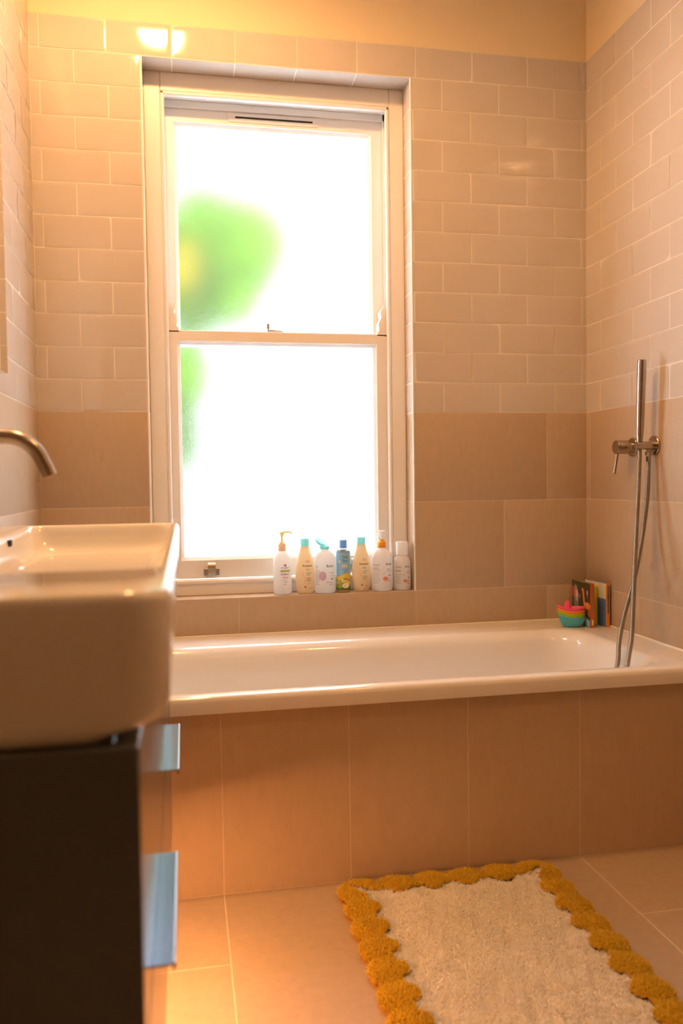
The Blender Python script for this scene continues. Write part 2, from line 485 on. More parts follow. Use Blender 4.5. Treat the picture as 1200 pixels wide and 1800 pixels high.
# underside skirt closing the tub so the shell has thickness
R2 = [rrect(bx0+.004, bx1-.001, by0+.012, by1-.001, .006, .436), rrect(ix0-.03, ix1+.03, iy0-.015, iy1+.02, .11, .436), rrect(ix0+.02, ix1-.02, iy0+.005, iy1-.02, .12, .36),
      rrect(ix0+.15, ix1-.07, iy0+.035, iy1-.05, .12, .13), rrect(ix0+.25, ix1-.15, iy0+.10, iy1-.11, .09, .078)]
bath.rings(R2, 0, True, False, True)
tub = thing('bathtub', 'white enamel bath built in under the window behind a tiled panel', 'bathtub', (-.91, -.38, 0))
bath.build('tub', M['enamel'], tub, recalc=False, angle=50)
# sealant lines where bath meets tile
mb = MB()
mb.tube([(-W+.002, -.003, ZR+.001), (-.003, -.003, ZR+.001)], .004, 8)
mb.tube([(-.003, -.003, ZR+.001), (-.003, -.752, ZR+.001)], .004, 8)
o = mb.build('trim_3', M['silicone']); struct(o)
# tiled bath panel
mb = MB()
PY = -.735
mb.box(-W+.001, -.001, PY, PY+.02, 0, .4355, 0)
xs = [-W+.001] + [-1.6155, -1.3125, -1.0065, -.7045, -.4035, -.1005] + [-.001]
place_tiles(mb, [(a+GS/2, b-GS/2, .0015, .4355) for a, b in zip(xs[:-1], xs[1:])], org=(0,PY,0), A=(1,0,0), B=(0,0,1), N=(0,-1,0), mat=1, pillow=False)
bp = mb.build('tiled_panel', [M['stone_grout'], M['stone']], tub); bp['label'] = 'beige stone tiled front panel'

# ------------------------------------------------------------------ vanity cabinet, basin, tap, mirror
VY0, VY1, VX = -2.000, -.905, -1.425
van = thing('vanity_cabinet', 'charcoal wall hung vanity cabinet with four drawers under the basin', 'cabinet', (-1.62, -1.4525, .25))
mb = MB(); mb.box(-W+.002, VX-.020, VY0+.018, VY1-.018, .25, .770, 0, .001)
mb.box(-W+.002, VX, VY0, VY0+.018, .25, .770, 0, .0008); mb.box(-W+.002, VX, VY1-.018, VY1, .25, .770, 0, .0008)
mb.build('cabinet_body', M['charcoal'], van)
ym = (VY0+VY1)/2
for (ya, yb, hy0, hy1) in ((ym+.0015, VY1-.020, -1.310, -1.054), (VY0+.020, ym-.0015, -1.858, -1.612)):
    for (za, zb, zh) in ((.2505, .506, .5085), (.5135, .770, .7745)):
        d = MB(); d.box(VX-.0185, VX, ya, yb, za, zb, 0, .0012)
        dr = d.build('drawer', M['charcoal'], van)
        h = MB()
        back = VX-.006
        h.box(back, back+.0016, hy0, hy1, zh-.009, zh-.0005, 0)
        h.box(back, -1.4035, hy0, hy1, zh-.0012, zh+.0012, 0, .0005)
        h.tube([(-1.4048, hy0, zh), (-1.4048, hy1, zh)], .0021, 12, 1)
        h.box(-1.4060, -1.4036, hy0, hy1, zh-.0065, zh-.001, 0, .0006)
        ho = h.build('drawer_handle', [M['alu'], M['alu_highlight']], dr); ho['label'] = 'projecting brushed aluminium edge pull'
# basin
bas = MB()
o0 = dict(x0=-W+.002, x1=-1.397, y0=-1.995, y1=-.872)
def oi(d, z, r, e=None):
    e = d if e is None else e
    return rrect(o0['x0'], o0['x1']-d, o0['y0']+e, o0['y1']-e, r, z)
jx0, jx1, jy0, jy1 = -1.698, -1.409, -1.815, -.892
def ii(d, z, r): return rrect(jx0+d, jx1-d, jy0+d, jy1-d, r, z)
R = [oi(.050, .7705, .02, .012), oi(.044, .7732, .03, .007), oi(.036, .7772, .033, .005), oi(.020, .7805, .036, .004), oi(.009, .786, .038, .003), oi(.004, .796, .038, .002), oi(.001, .85, .036), oi(0, .882, .034),
     oi(.0012, .887, .034), oi(.004, .8905, .034), oi(.008, .892, .03),
     ii(-.002, .892, .028), ii(.001, .890, .028), ii(.0035, .885, .03), ii(.006, .875, .032), ii(.010, .855, .036), ii(.018, .842, .04), ii(.032, .834, .04), ii(.06, .832, .035)]
bas.rings(R, 0, True, True, True)
sink = thing('washbasin', 'wide white ceramic washbasin on top of the charcoal vanity', 'basin', (-1.61, -1.43, .7705))
bas.build('bowl', M['ceramic'], sink, angle=50)
mb = MB(); mb.box(-1.6945, -1.6885, -1.136, -1.114, .868, .879, 0, .001); o = mb.build('overflow_slot', M['darkgap'], sink); o['label'] = 'dark overflow slot'
mb = MB()
y = -.965
while y > -1.74:
    mb.box(-1.655, -1.450, y-.0035, y+.005, .8310, .8362, 0, .0015); y -= .020
o = mb.build('ribbed_floor', M['ceramic'], sink)
# wall-mounted spout
tap = thing('basin_tap', 'brushed nickel wall spout above the washbasin', 'tap', (-W+.002, -1.43, 1.045))
mb = MB()
pts = [(-W+.003, -1.43, 1.045), (-1.70, -1.43, 1.045), (-1.650, -1.43, 1.0452)]
cx, cz, r = -1.632, 1.0452-.052, .052
for i in range(0, 13):
    a = math.radians(90 - 68*i/12); pts.append((cx + r*math.cos(a), -1.43, cz + r*math.sin(a)))
p_, q_ = Vector(pts[-2]), Vector(pts[-1]); pts.append(tuple(q_ + (q_-p_).normalized()*.026))
mb.tube(pts, .0103, 24)
mb.build('spout', M['nickel'], tap, angle=40)
mb = MB(); mb.lathe([(.027, 0), (.027, .006), (.025, .008), (.012, .008)], 36, 0, axis='x', org=(-W+.003, -1.43, 1.045)); mb.build('wall_plate', M['nickel'], tap, angle=40)
# mirror cabinet on the left wall
mir = thing('mirror_cabinet', 'shallow mirror cabinet on the left wall above the vanity', 'mirror cabinet', (-W+.002, -1.5, 1.19))
mb = MB(); mb.box(-W+.002, -1.716, -1.93, -1.003, 1.19, 1.995, 0, .001); mb.build('cabinet_box', M['white_trim'], mir)
mb = MB(); mb.box(-1.7158, -1.710, -1.932, -1.000, 1.188, 1.997, 0, .0008); mb.build('mirror_door', M['mirror'], mir)

# ------------------------------------------------------------------ shower set on the right wall
sh = thing('shower_mixer', 'brushed nickel bath shower mixer with lever on the right wall', 'shower mixer', (0, -.36, 1.068))
HY, MY, SZ = -.424, -.305, 1.068
for yy, lab in ((HY, 0), (MY, 0)):
    mb = MB(); mb.lathe([(.0, -.0015), (.0295, -.0015), (.0295, -.006), (.028, -.0075), (0.001, -.0075)], 40, 0, axis='x', org=(0, yy, SZ), cap0=False, cap1=False)
    mb.build('wall_plate', M['nickel'], sh, recalc=True)
mb = MB(); mb.lathe([(.016, -.006), (.016, -.020), (.020, -.022), (.0215, -.024), (.0215, -.060), (.0205, -.062), (.001, -.062)], 40, 0, axis='x', org=(0, MY, SZ), cap0=False, cap1=False)
mb.build('mixer_body', M['nickel'], sh, recalc=True)
mb = MB(); mb.tube([(-.055, MY, SZ-.015), (-.060, MY-.001, SZ-.045), (-.067, MY-.002, SZ-.083)], .0042, 14); mb.build('lever', M['nickel'], sh)
mb = MB(); mb.lathe([(.0125, -.006), (.0125, -.061), (.0118, -.0625), (.001, -.0625)], 36, 0, axis='x', org=(0, HY, SZ), cap0=False, cap1=False)
mb.build('holder', M['nickel'], sh, recalc=True)
mb = MB(); mb.lathe([(.006, SZ-.010), (.006, SZ-.017), (.0105, SZ-.018), (.0115, SZ-.021), (.0115, SZ-.029), (.0095, SZ-.031), (.0085, SZ-.032), (.0080, SZ-.048)], 6, 0, -.022, HY)
mb.build('hose_outlet', M['nickel'], sh, angle=20)
# hand shower wand + hose
hx, hz = -.051, SZ
wand = thing('hand_shower', 'slim brushed nickel hand shower stick with coiled hose in its holder', 'hand shower', (hx, HY, SZ))
w0 = Vector((hx, HY, SZ+.012)); w1 = Vector((hx+.0005, HY-.012, SZ+.252))
dirw = (w1-w0).normalized()
mb = MB()
L = (w1-w0).length
P = [(0, .0085), (.018, .0098), (.020, .0098), (.0205, .0090), (.0215, .0090), (.022, .0107), (.06, .0113), (.13, .0123), (.18, .0128), (L-.004, .0130), (L-.001, .0128), (L, .0118)]
mb.tube([w0 + dirw*a for a, b in P], [b for a, b in P], 28)
mb.build('wand', M['nickel'], wand, angle=30)
# hose path: from wand, down into the bath, loop, back up to the outlet
CAMP = Vector((-1.38569, -2.65447, .97896))
Apts = [(hx, HY, SZ-.013), (-.0535, -.427, 1.02), (-.0725, -.447, .871), (-.100, -.480, .720), (-.128, -.520, .6215), (-.159, -.565, .529), (-.176, -.580, .480), (-.186, -.584, .440)]
loop = [(-.205, -.585, .36), (-.25, -.56, .285), (-.295, -.525, .265), (-.27, -.50, .315), (-.205, -.508, .375)]
Bpts = [(-.1735, -.512, .431), (-.157, -.495, .503), (-.1325, -.480, .574), (-.097, -.460, .647), (-.066, -.440, .723), (-.0426, -.430, .817), (-.0265, -.426, .92), (-.022, HY, SZ-.046)]
def catmull(P, n=24):
    P = [Vector(p) for p in P]; P = [2*P[0]-P[1]] + P + [2*P[-1]-P[-2]]; out = []
    for i in range(1, len(P)-2):
        for k in range(n):
            t = k/n; a, b, c, d = P[i-1:i+3]
            out.append(.5*((2*b) + (c-a)*t + (2*a-5*b+4*c-d)*t*t + (3*b-a-3*c+d)*t**3))
    out.append(P[-2]); return out
path = catmull(Apts + loop + Bpts)
# resample evenly
ds = [0]
for i in range(1, len(path)): ds.append(ds[-1] + (path[i]-path[i-1]).length)
Ltot = ds[-1]; pitch = .0036; nsub = 4; nn = int(Ltot/pitch*nsub); pp = []; rr = []; j = 0
for i in range(nn+1):
    s = Ltot*i/nn
    while j < len(ds)-2 and ds[j+1] < s: j += 1
    t = (s-ds[j])/max(1e-9, ds[j+1]-ds[j]); pp.append(path[j].lerp(path[j+1], t))
    rr.append([.0058, .0069, .0071, .0066][i % 4])
mb = MB(); mb.tube(pp, rr, 12)
mb.build('shower_hose', M['hosemetal'], wand, angle=0)

# ------------------------------------------------------------------ text on packaging
FONT_CACHE = {}
def text_flat(s, width=None, height=None, bold=0.0):
    cu = bpy.data.curves.new('t', 'FONT'); cu.body = s; cu.align_x = 'LEFT'; cu.size = 1; cu.resolution_u = 3
    cu.offset = bold
    ob = bpy.data.objects.new('t', cu); COL.objects.link(ob)
    bpy.context.view_layer.update()
    dg = bpy.context.evaluated_depsgraph_get()
    me = ob.evaluated_get(dg).to_mesh()
    v = [tuple(p.co) for p in me.vertices]; f = [tuple(p.vertices) for p in me.polygons]
    ob.evaluated_get(dg).to_mesh_clear()
    bpy.data.objects.remove(ob); bpy.data.curves.remove(cu)
    x0, x1 = min(p[0] for p in v), max(p[0] for p in v)
    s_ = (width/(x1-x0)) if width else height
    sy = s_ if not (width and height) else height/.72
    return [((p[0]-x0)*s_, p[1]*sy) for p in v], f

class Wrap:
    """puts flat marks on a bottle body: arc length along the wall from angle phi0, height z"""
    def __init__(s, prof, sy=1.0, eps=.0004):
        s.p = prof; s.sy = sy; s.eps = eps; s.mb = MB()
    def R(s, z):
        P_ = s.p
        for (r0, z0), (r1, z1) in zip(P_[:-1], P_[1:]):
            if z0 <= z <= z1 and z1 > z0: return r0 + (r1-r0)*(z-z0)/(z1-z0)
        return P_[-1][0]
    def pt(s, x, z):
        r = s.R(z) + s.eps; a = x/s.R(z)
        return (r*math.sin(a), -r*math.cos(a)*s.sy, z)
    def text(s, txt, x, z, w, mat, h=None, bold=0.0):
        v, f = text_flat(txt, w, h, bold)
        s.mb.add([s.pt(x+a, z+b) for a, b in v], f, mat)
    def patch(s, x0, x1, z0, z1, mat, nx=6, nz=2, wob=0.0):
        v = []; f = []
        for j in range(nz+1):
            for i in range(nx+1):
                z = z0 + (z1-z0)*j/nz + wob*math.sin(i*1.7+j)
                v.append(s.pt(x0+(x1-x0)*i/nx, z))
        for j in range(nz):
            for i in range(nx): f.append((j*(nx+1)+i, j*(nx+1)+i+1, (j+1)*(nx+1)+i+1, (j+1)*(nx+1)+i))
        s.mb.add(v, f, mat)
    def disc(s, x, z, rx, rz, mat, n=20, eps=0):
        s.eps += eps
        v = [s.pt(x, z)]; f = []
        for k in (1, 2):
            for a in range(n): v.append(s.pt(x+rx*k/2*math.cos(2*PI*a/n), z+rz*k/2*math.sin(2*PI*a/n)))
        for a in range(n):
            b = (a+1) % n
            f.append((0, 1+a, 1+b)); f.append((1+a, 1+n+a, 1+n+b, 1+b))
        s.mb.add(v, f, mat); s.eps -= eps
    def arc(s, x, z, r, a0, a1, w, mat, n=14):
        v = []; f = []
        for i in range(n+1):
            a = a0+(a1-a0)*i/n
            for q in (r, r-w): v.append(s.pt(x+q*math.cos(a), z+q*math.sin(a)))
        for i in range(n): f.append((2*i, 2*i+2, 2*i+3, 2*i+1))
        s.mb.add(v, f, mat)
    def lines(s, x0, x1, z, n, dz, mat, h=.0011):
        """rows of small print too fine to read"""
        for k in range(n):
            e = x1 - random.uniform(0, .35)*(x1-x0); a = x0
            while a < e:
                b = min(e, a + random.uniform(.0015, .0045))
                s.patch(a, b, z-k*dz, z-k*dz+h, mat, 2, 1); a = b + .0007

INK = {}
def ink(name, c): INK[name] = pbr('print_'+name, c, rough=.45); return INK[name]
for nme, c in dict(black=(.03,.028,.03), grey=(.35,.33,.35), red=(.45,.07,.03), orange=(.75,.25,.08), green=(.46,.55,.10), mauve=(.45,.38,.50), teal=(.22,.55,.48),
                   coral=(.80,.36,.26), lilac=(.66,.50,.68), navy=(.03,.09,.25), cream=(.85,.80,.60), sky=(.30,.62,.95), hill=(.80,.62,.12), grass=(.28,.40,.05),
                   darkgreen=(.08,.18,.04), white=(.85,.85,.83), brown=(.35,.20,.10), pink=(.80,.45,.50)).items(): ink(nme, c)
INKS = list(INK.keys()); IM = [INK[k] for k in INKS]; II = {k: i for i, k in enumerate(INKS)}

def milky(name, col, frac=.35, rough=.3):
    m, nt, out = new_mat(name)
    b = nt.nodes.new('ShaderNodeBsdfPrincipled'); b.inputs['Base Color'].default_value = col + (1,); b.inputs['Roughness'].default_value = rough
    t = nt.nodes.new('ShaderNodeBsdfTranslucent'); t.inputs[0].default_value = col + (1,)
    mx = nt.nodes.new('ShaderNodeMixShader'); mx.inputs[0].default_value = frac
    nt.links.new(b.outputs[0], mx.inputs[1]); nt.links.new(t.outputs[0], mx.inputs[2]); nt.links.new(mx.outputs[0], out.inputs[0])
    return m
M['white_plastic'] = milky('white_bottle_plastic', (.92, .91, .90), .5)
M['peach_plastic'] = milky('peach_bottle_plastic', (.93, .78, .57), .45)
M['aqua_plastic'] = milky('aqua_plastic', (.42, .88, .90), .45)
M['blue_plastic'] = milky('blue_plastic', (.26, .52, .90), .3)
M['orange_plastic'] = milky('orange_plastic', (.92, .46, .04), .25)
M['pale_yellow'] = milky('pale_yellow_plastic', (.90, .80, .42))
M['amber'] = pbr('golden_wash', (.80, .55, .05), rough=.12, coat=.5)
M['clear'] = pbr('clear_plastic', (.92, .90, .88), rough=.12, trans=.85, ior=1.3)
M['collar_clear'] = milky('cloudy_collar', (.88, .72, .55))

SZ0 = WZ0 + .0012
BG = 'baby wash bottles on the window sill'
def bottle_root(x, y, label, rz=0):
    return thing('toiletry_bottle', label, 'bottle', (x, y, SZ0), BG)
def fix(o, parent, rz=0):
    """parts were built around the bottle's own axis: undo the offset and turn"""
    me = o.data; me.transform(Matrix.Translation(parent.location)); me.transform(Matrix.Rotation(rz, 4, 'Z'))
    return o
def body(prof, mat, parent, sy=1.0, rz=0, name='bottle_body', seg=48, mats=None):
    m_ = MB(); m_.lathe(prof, seg, 0, sy=sy, mats=mats); return fix(m_.build(name, mat, parent, angle=40), parent, rz)
def part(m_, name, mat, parent, rz=0, angle=40): return fix(m_.build(name, mat, parent, angle=angle, recalc=True), parent, rz)

# 1: white pump bottle
YB1 = .034
x = -1.072
P1 = [(.002, 0), (.024, 0), (.0275, .0015), (.0295, .005), (.0300, .010), (.0300, .108), (.0290, .118), (.0262, .128), (.0215, .136), (.0160, .141), (.0135, .1435), (.0130, .146)]
b = bottle_root(x, YB1, 'white pump bottle with red and green print, leftmost of the row')
body(P1, M['white_plastic'], b)
m_ = MB(); m_.lathe([(.0138, .1445), (.0138, .166), (.0125, .168), (.006, .169)], 32); part(m_, 'collar', M['collar_clear'], b)
m_ = MB(); m_.lathe([(.0085, .168), (.0085, .172), (.0040, .174), (.0035, .190)], 24)
m_.lathe([(.0035, .189), (.0062, .196), (.0082, .2035), (.0082, .206), (.006, .2075), (.001, .208)], 24)
m_.tube([(.002, 0, .2055), (.016, -.002, .2065), (.027, -.003, .206), (.031, -.0035, .2035), (.032, -.0035, .200)], [.0042, .0034, .0028, .0026, .0026], 12)
part(m_, 'pump', M['pale_yellow'], b)
w = Wrap(P1)
o_ = -.0075
w.disc(.006, .0985, .0042, .0036, II['red']); w.disc(.0062, .0987, .0014, .0014, II['coral'], 10, .0002); w.patch(.0085, .0115, .0955, .0968, II['red'], 2, 1)
for k, cl in enumerate(('lilac', 'mauve', 'grey', 'mauve', 'grey', 'mauve', 'grey')):
    w.patch(-.0085+k*.0042, -.0050+k*.0042, .0885+.0008*math.sin(k*1.3), .0917+.001*math.sin(k*2.1), II[cl], 2, 1)
w.patch(-.010, .025, .0765, .0830, II['green'], 14, 2, .0006)
w.text('bath&body', -.0085, .0665, .028, II['red'], h=.0070, bold=.012)
w.text('lotion', -.002, .0560, .019, II['orange'], h=.0070, bold=.02)
w.lines(-.005, .020, .0500, 1, .003, II['grey'], .0012); w.lines(.002, .018, .0445, 2, .0028, II['grey']); w.lines(-.001, .013, .0350, 1, .003, II['grey'], .0016)
part(w.mb, 'printed_label', IM, b)

# 2 and 5: peach bottles with aqua caps
P2 = [(.002, 0), (.0235, 0), (.0265, .002), (.0285, .008), (.0310, .025), (.0328, .045), (.0333, .066), (.0318, .085), (.0275, .108), (.0225, .128), (.0178, .146), (.0152, .157), (.0145, .1595)]
def peach(x, label, rz):
    b = bottle_root(x, YB1, label)
    body(P2, M['peach_plastic'], b, sy=.68, rz=rz)
    m_ = MB(); m_.lathe([(.0140, .1585), (.0146, .1600), (.0150, .1800), (.0142, .1825), (.001, .1830)], 32, sy=.85); part(m_, 'cap', M['aqua_plastic'], b, rz)
    w = Wrap(P2, .68, .0005)
    w.text('Aveeno', -.0155, .0905, .0350, II['black'], h=.0078, bold=.012)
    w.text('baby', -.0035, .0790, .0115, II['brown'], h=.0062)
    w.arc(.003, .103, .0085, .15, PI-.15, .0009, II['brown']); w.arc(.003, .103, .0052, .3, PI-.3, .0008, II['brown'])
    w.disc(.003, .1055, .0014, .0016, II['coral'])
    w.patch(-.003, .016, .0690, .0712, II['teal'], 4, 1)
    w.lines(-.003, .013, .0650, 2, .0030, II['teal'], .0018)
    w.lines(-.003, .015, .0535, 5, .0030, II['brown'], .0012)
    for k in range(11):
        t = k/10; w.disc(-.0105 + .004*math.sin(t*5.5), .037+.036*t, .0009, .0013, II['coral'], 8)
    w.patch(-.005, .022, .0345, .0350, II['brown'], 8, 1)
    w.disc(-.0065, .0235, .0042, .0042, II['coral']); w.disc(-.0065, .0238, .0026, .0020, II['brown'], 12, .0002)
    w.disc(.006, .0195, .0010, .0010, II['red'], 10); w.lines(.009, .020, .0188, 1, .002, II['brown'], .0016)
    part(w.mb, 'printed_label', IM, b, rz)
peach(-.996, 'peach bottle with aqua cap between the first pump bottle and the open flip-top bottle', math.radians(10))
peach(-.8045, 'peach bottle with aqua cap right of the blue labelled bottle', math.radians(10))

# 3: white bottle with open aqua flip cap
P3 = [(.002, 0), (.029, 0), (.0335, .002), (.0355, .007), (.0362, .014), (.0362, .100), (.0355, .112), (.0325, .124), (.0270, .134), (.0205, .1405), (.0150, .1445), (.0130, .146)]
b = bottle_root(-.9295, YB1, 'round white bottle with its aqua flip cap open')
body(P3, M['white_plastic'], b)
cap = MB(); cap.lathe([(.0125, .1445), (.0150, .146), (.0165, .1530), (.0165, .1555), (.0150, .1565), (.0045, .1565), (.0040, .160), (.001, .1605)], 32)
c0 = part(cap, 'cap', M['aqua_plastic'], b)
lid = MB()
lid.lathe([(.001, .004), (.0150, .004), (.0165, .002), (.0168, -.003), (.0160, -.0045), (.0145, -.0030), (.001, -.0030)], 32, cap0=False, cap1=False)
lo = lid.build('flip_lid', M['aqua_plastic'], None, recalc=True)
lo.parent = c0
lo.data.transform(Matrix.Translation((-.0145, .000, .1705)) @ Matrix.Rotation(math.radians(34), 4, 'Y') @ Matrix.Rotation(math.radians(28), 4, 'X') @ Matrix.Scale(1.08, 4, (1,0,0)))
w = Wrap(P3)
w.text('Bunjie', .0000, .0885, .0250, II['black'], h=.0082, bold=.01)
w.lines(-.042, -.024, .0905, 2, .0055, II['grey'], .0018); w.lines(-.042, -.022, .0765, 9, .0058, II['mauve'], .0016)
w.disc(-.0135, .0595, .0130, .0155, II['lilac'])
w.lines(.009, .027, .0690, 1, .004, II['grey'], .0017); w.lines(.013, .026, .0600, 1, .004, II['grey'], .0014)
w.arc(.019, .051, .0052, .3, PI-.3, .0008, II['grey']); w.patch(.0145, .0235, .0475, .0500, II['black'], 4, 1)
w.lines(-.002, .032, .0370, 1, .003, II['grey'], .0020); w.lines(.008, .030, .0320, 2, .0035, II['grey'], .0012)
part(w.mb, 'printed_label', IM, b)

# 4: slim bottle with blue cap and sleeve
P4 = [(.002, 0), (.0205, 0), (.0228, .002), (.0235, .006), (.0235, .134), (.0225, .139), (.0175, .1415), (.0125, .1425), (.0122, .148)]
b = bottle_root(-.8665, YB1, 'slim bottle with blue cap and blue and yellow farm label')
m_ = MB(); m_.lathe(P4, 48); part(m_, 'bottle_body', M['clear'], b)
m_ = MB(); m_.lathe([(.002, .0015), (.0215, .0015), (.0226, .006), (.0226, .120), (.002, .120)], 40); part(m_, 'golden_liquid', M['amber'], b)
m_ = MB(); m_.lathe([(.0128, .1475), (.0130, .1490), (.0130, .1735), (.0122, .1750), (.001, .1750)], 32); part(m_, 'cap', M['blue_plastic'], b)
w = Wrap(P4)
ns, nz = 56, 44
vv = []; ff = []
for j in range(nz+1):
    for i in range(ns): 
        z = .0085 + (.1345-.0085)*j/nz; a = 2*PI*i/ns
        vv.append(((.0239)*math.sin(a), -.0239*math.cos(a), z))
for j in range(nz):
    for i in range(ns):
        z = .0085 + .126*(j+.5)/nz; a = 2*PI*(i+.5)/ns
        hh = .060 + .006*math.sin(a*2+.6); h2 = .045 + .004*math.sin(a*3+1); h3 = .030+.005*math.sin(a*2+2.2); h4 = .018+.003*math.sin(a*2)
        mtl = 'sky' if z > hh else 'hill' if z > h2 else 'grass' if z > h2-.006 else 'hill' if z > h3 else 'grass' if z > h4 else 'darkgreen'
        w.mb.add([vv[j*ns+i], vv[j*ns+(i+1) % ns], vv[(j+1)*ns+(i+1) % ns], vv[(j+1)*ns+i]], [(0,1,2,3)], II[mtl], True)
w.eps = .0008
w.text('Childs', -.0085, .1150, .0215, II['navy'], h=.0092); w.text('Farm', -.0065, .1030, .0175, II['navy'], h=.0092)
w.text('baby', -.0085, .0855, .0200, II['cream'], h=.0110, bold=.05)
w.text('hair & body', -.0085, .0755, .0210, II['navy'], h=.0038); w.text('wash', -.0020, .0692, .0095, II['navy'], h=.0036)
w.lines(-.006, .012, .0645, 1, .003, II['navy'], .0010)
w.disc(-.0175, .1025, .0040, .0034, II['white']); w.disc(-.0165, .1060, .0022, .0022, II['white'])
w.disc(-.0075, .0430, .0032, .0050, II['white']); w.disc(-.0075, .0475, .0018, .0016, II['grey'], 10, .0002)
w.disc(.0090, .0420, .0030, .0046, II['orange']); w.disc(.0115, .0460, .0024, .0022, II['white'], 12, .0002); w.disc(.005, .0455, .0022, .0030, II['brown'], 10)
w.disc(.0035, .0235, .0120, .0088, II['cream'], 24); w.eps = .0011; w.lines(-.005, .012, .0245, 2, .0034, II['pink'], .0016)
part(w.mb, 'printed_label', IM, b)

# 6: white pump bottle with orange collar
def bunjie(w, scale=1.0, z0=0.0):
    s = scale
    w.text('Bunjie', (.0065 if s == 1 else .0035)*s, .0885+z0, .0240*s, II['black'], h=.0082*s, bold=.01)
    w.lines(-.040*s, -.010*s, .0905+z0, 2, .0040*s, II['grey'], .0014)
    w.lines(-.040*s, -.010*s, .0790+z0, 3, .0034*s, II['grey'], .0014)
    w.lines(-.040*s, -.012*s, .0650+z0, 7, .0062*s, II['grey'], .0011)
    w.lines(.011*s, .030*s, .0760+z0, 1, .004, II['grey'], .0014); w.lines(.009*s, .030*s, .0700+z0, 1, .004, II['grey'], .0018); w.lines(.014*s, .028*s, .0640+z0, 1, .003, II['coral'], .0011)
    w.patch(.016*s, .023*s, .0520+z0, .0545+z0, II['black'], 3, 1); w.arc(.0195*s, .0545+z0, .0036, .3, PI-.3, .0007, II['grey'])
    w.disc(.004*s, .0430+z0, .0086*s, .0080*s, II['coral']); w.eps += .0002; w.lines(-.002*s, .026*s, .0425+z0, 1, .003, II['red'], .0016); w.eps -= .0002
    w.lines(.011*s, .026*s, .0365+z0, 2, .0032, II['grey'], .0011)
    w.arc(.001*s, .0610+z0, .0030, 1.2, 4.2, .0008, II['grey'])
P6 = [(.002, 0), (.029, 0), (.0335, .002), (.0355, .007), (.0362, .014), (.0362, .098), (.0352, .110), (.0320, .122), (.0265, .132), (.0205, .1395), (.0160, .1430), (.0145, .146)]
b = bottle_root(-.7335, YB1, 'round white pump bottle with orange collar')
body(P6, M['white_plastic'], b)
m_ = MB(); m_.lathe([(.0140, .1435), (.0148, .1445), (.0148, .1625), (.0125, .1665), (.0095, .1680), (.0090, .1725), (.0045, .1735)], 32); part(m_, 'collar', M['orange_plastic'], b)
m_ = MB(); m_.lathe([(.0030, .172), (.0030, .178), (.0062, .186), (.0085, .1930), (.0098, .1980), (.0092, .2015), (.0050, .2040), (.001, .2045)], 28)
R = []
for xx, wy, z0, z1 in ((.012, .006, .199, .2035), (.006, .0085, .1985, .2045), (-.004, .0085, .1985, .2045), (-.014, .0055, .1975, .2030), (-.0235, .0030, .1945, .1985), (-.0245, .0025, .1943, .1978)):
    R.append([(xx, wy*math.cos(t), (z0+z1)/2 + (z1-z0)/2*math.sin(t)) for t in [2*PI*i/14 for i in range(14)]])
m_.rings(R, 0, True, True, True)
part(m_, 'pump', M['white_plastic'], b, math.radians(6))
w = Wrap(P6); bunjie(w); part(w.mb, 'printed_label', IM, b)

# 7: small white bottle with white cap
P7 = [(.002, 0), (.0235, 0), (.0270, .002), (.0286, .006), (.0290, .012), (.0290, .083), (.0282, .094), (.0252, .105), (.0205, .113), (.0150, .1185), (.0135, .121)]
b = bottle_root(-.6625, YB1-.001, 'small white bottle with plain white cap, beside the right reveal')
body(P7, M['white_plastic'], b)
m_ = MB(); m_.lathe([(.0190, .1175), (.0205, .1185), (.0205, .1610), (.0195, .1635), (.017, .1642), (.001, .1642)], 36); part(m_, 'cap', M['white_plastic'], b)
w = Wrap(P7); bunjie(w, .82, -.0105); part(w.mb, 'printed_label', IM, b)

# ------------------------------------------------------------------ books on the bath corner
M['pages'] = pbr('book_board', (.72, .62, .42), rough=.7)
def book(label, W_, D_, H_, loc, rz, lean, cover, spine, marks=None, pagecol=None):
    """stands upright: x = thickness, y = width of the cover (spine at -y), z = height"""
    b = thing('board_book', label, 'book', loc, 'board books in the bath corner')
    b.rotation_euler = (0, lean, rz)
    def put(m_, name, mats):
        o = m_.build(name, mats, None, recalc=True); o.parent = b; return o
    m_ = MB(); m_.box(.0012, W_-.0012, .0015, D_-.002, .002, H_-.002); put(m_, 'pages', M['pages'])
    m_ = MB(); m_.box(0, .0014, .001, D_, 0, H_, 0, .0005); m_.box(W_-.0014, W_, .001, D_, 0, H_, 0, .0005); c = put(m_, 'cover', cover)
    m_ = MB(); m_.box(0, W_, -.0012, .0016, 0, H_, 0, .0006); s_ = put(m_, 'spine', spine)
    return b, c, s_
def flatpoly(m_, pts, mat, o, u, v):
    o, u, v = Vector(o), Vector(u), Vector(v); n = len(pts)
    m_.add([o + u*a + v*b for a, b in pts], [tuple(range(n))], mat)
def ell(cx, cy, rx, ry, n=18, rot=0):
    return [(cx + rx*math.cos(t)*math.cos(rot) - ry*math.sin(t)*math.sin(rot), cy + rx*math.cos(t)*math.sin(rot) + ry*math.sin(t)*math.cos(rot)) for t in [2*PI*i/n for i in range(n)]]
def bar(x0, y0, x1, y1, w):
    d = Vector((x1-x0, y1-y0)).normalized(); n = Vector((-d.y, d.x))*w/2
    return [(x0+n.x, y0+n.y), (x1+n.x, y1+n.y), (x1-n.x, y1-n.y), (x0-n.x, y0-n.y)]
cv_dark = pbr('book_cover_olive', (.055, .062, .025), rough=.35)
cv_red = pbr('book_spine_red', (.62, .09, .02), rough=.35)
cv_yel = pbr('book_cover_lime', (.55, .50, .03), rough=.35)
cv_blue = pbr('book_cover_blue', (.15, .27, .60), rough=.35)
cv_org = pbr('book_spine_orange', (.75, .25, .01), rough=.35)
ZB = ZR + .0008
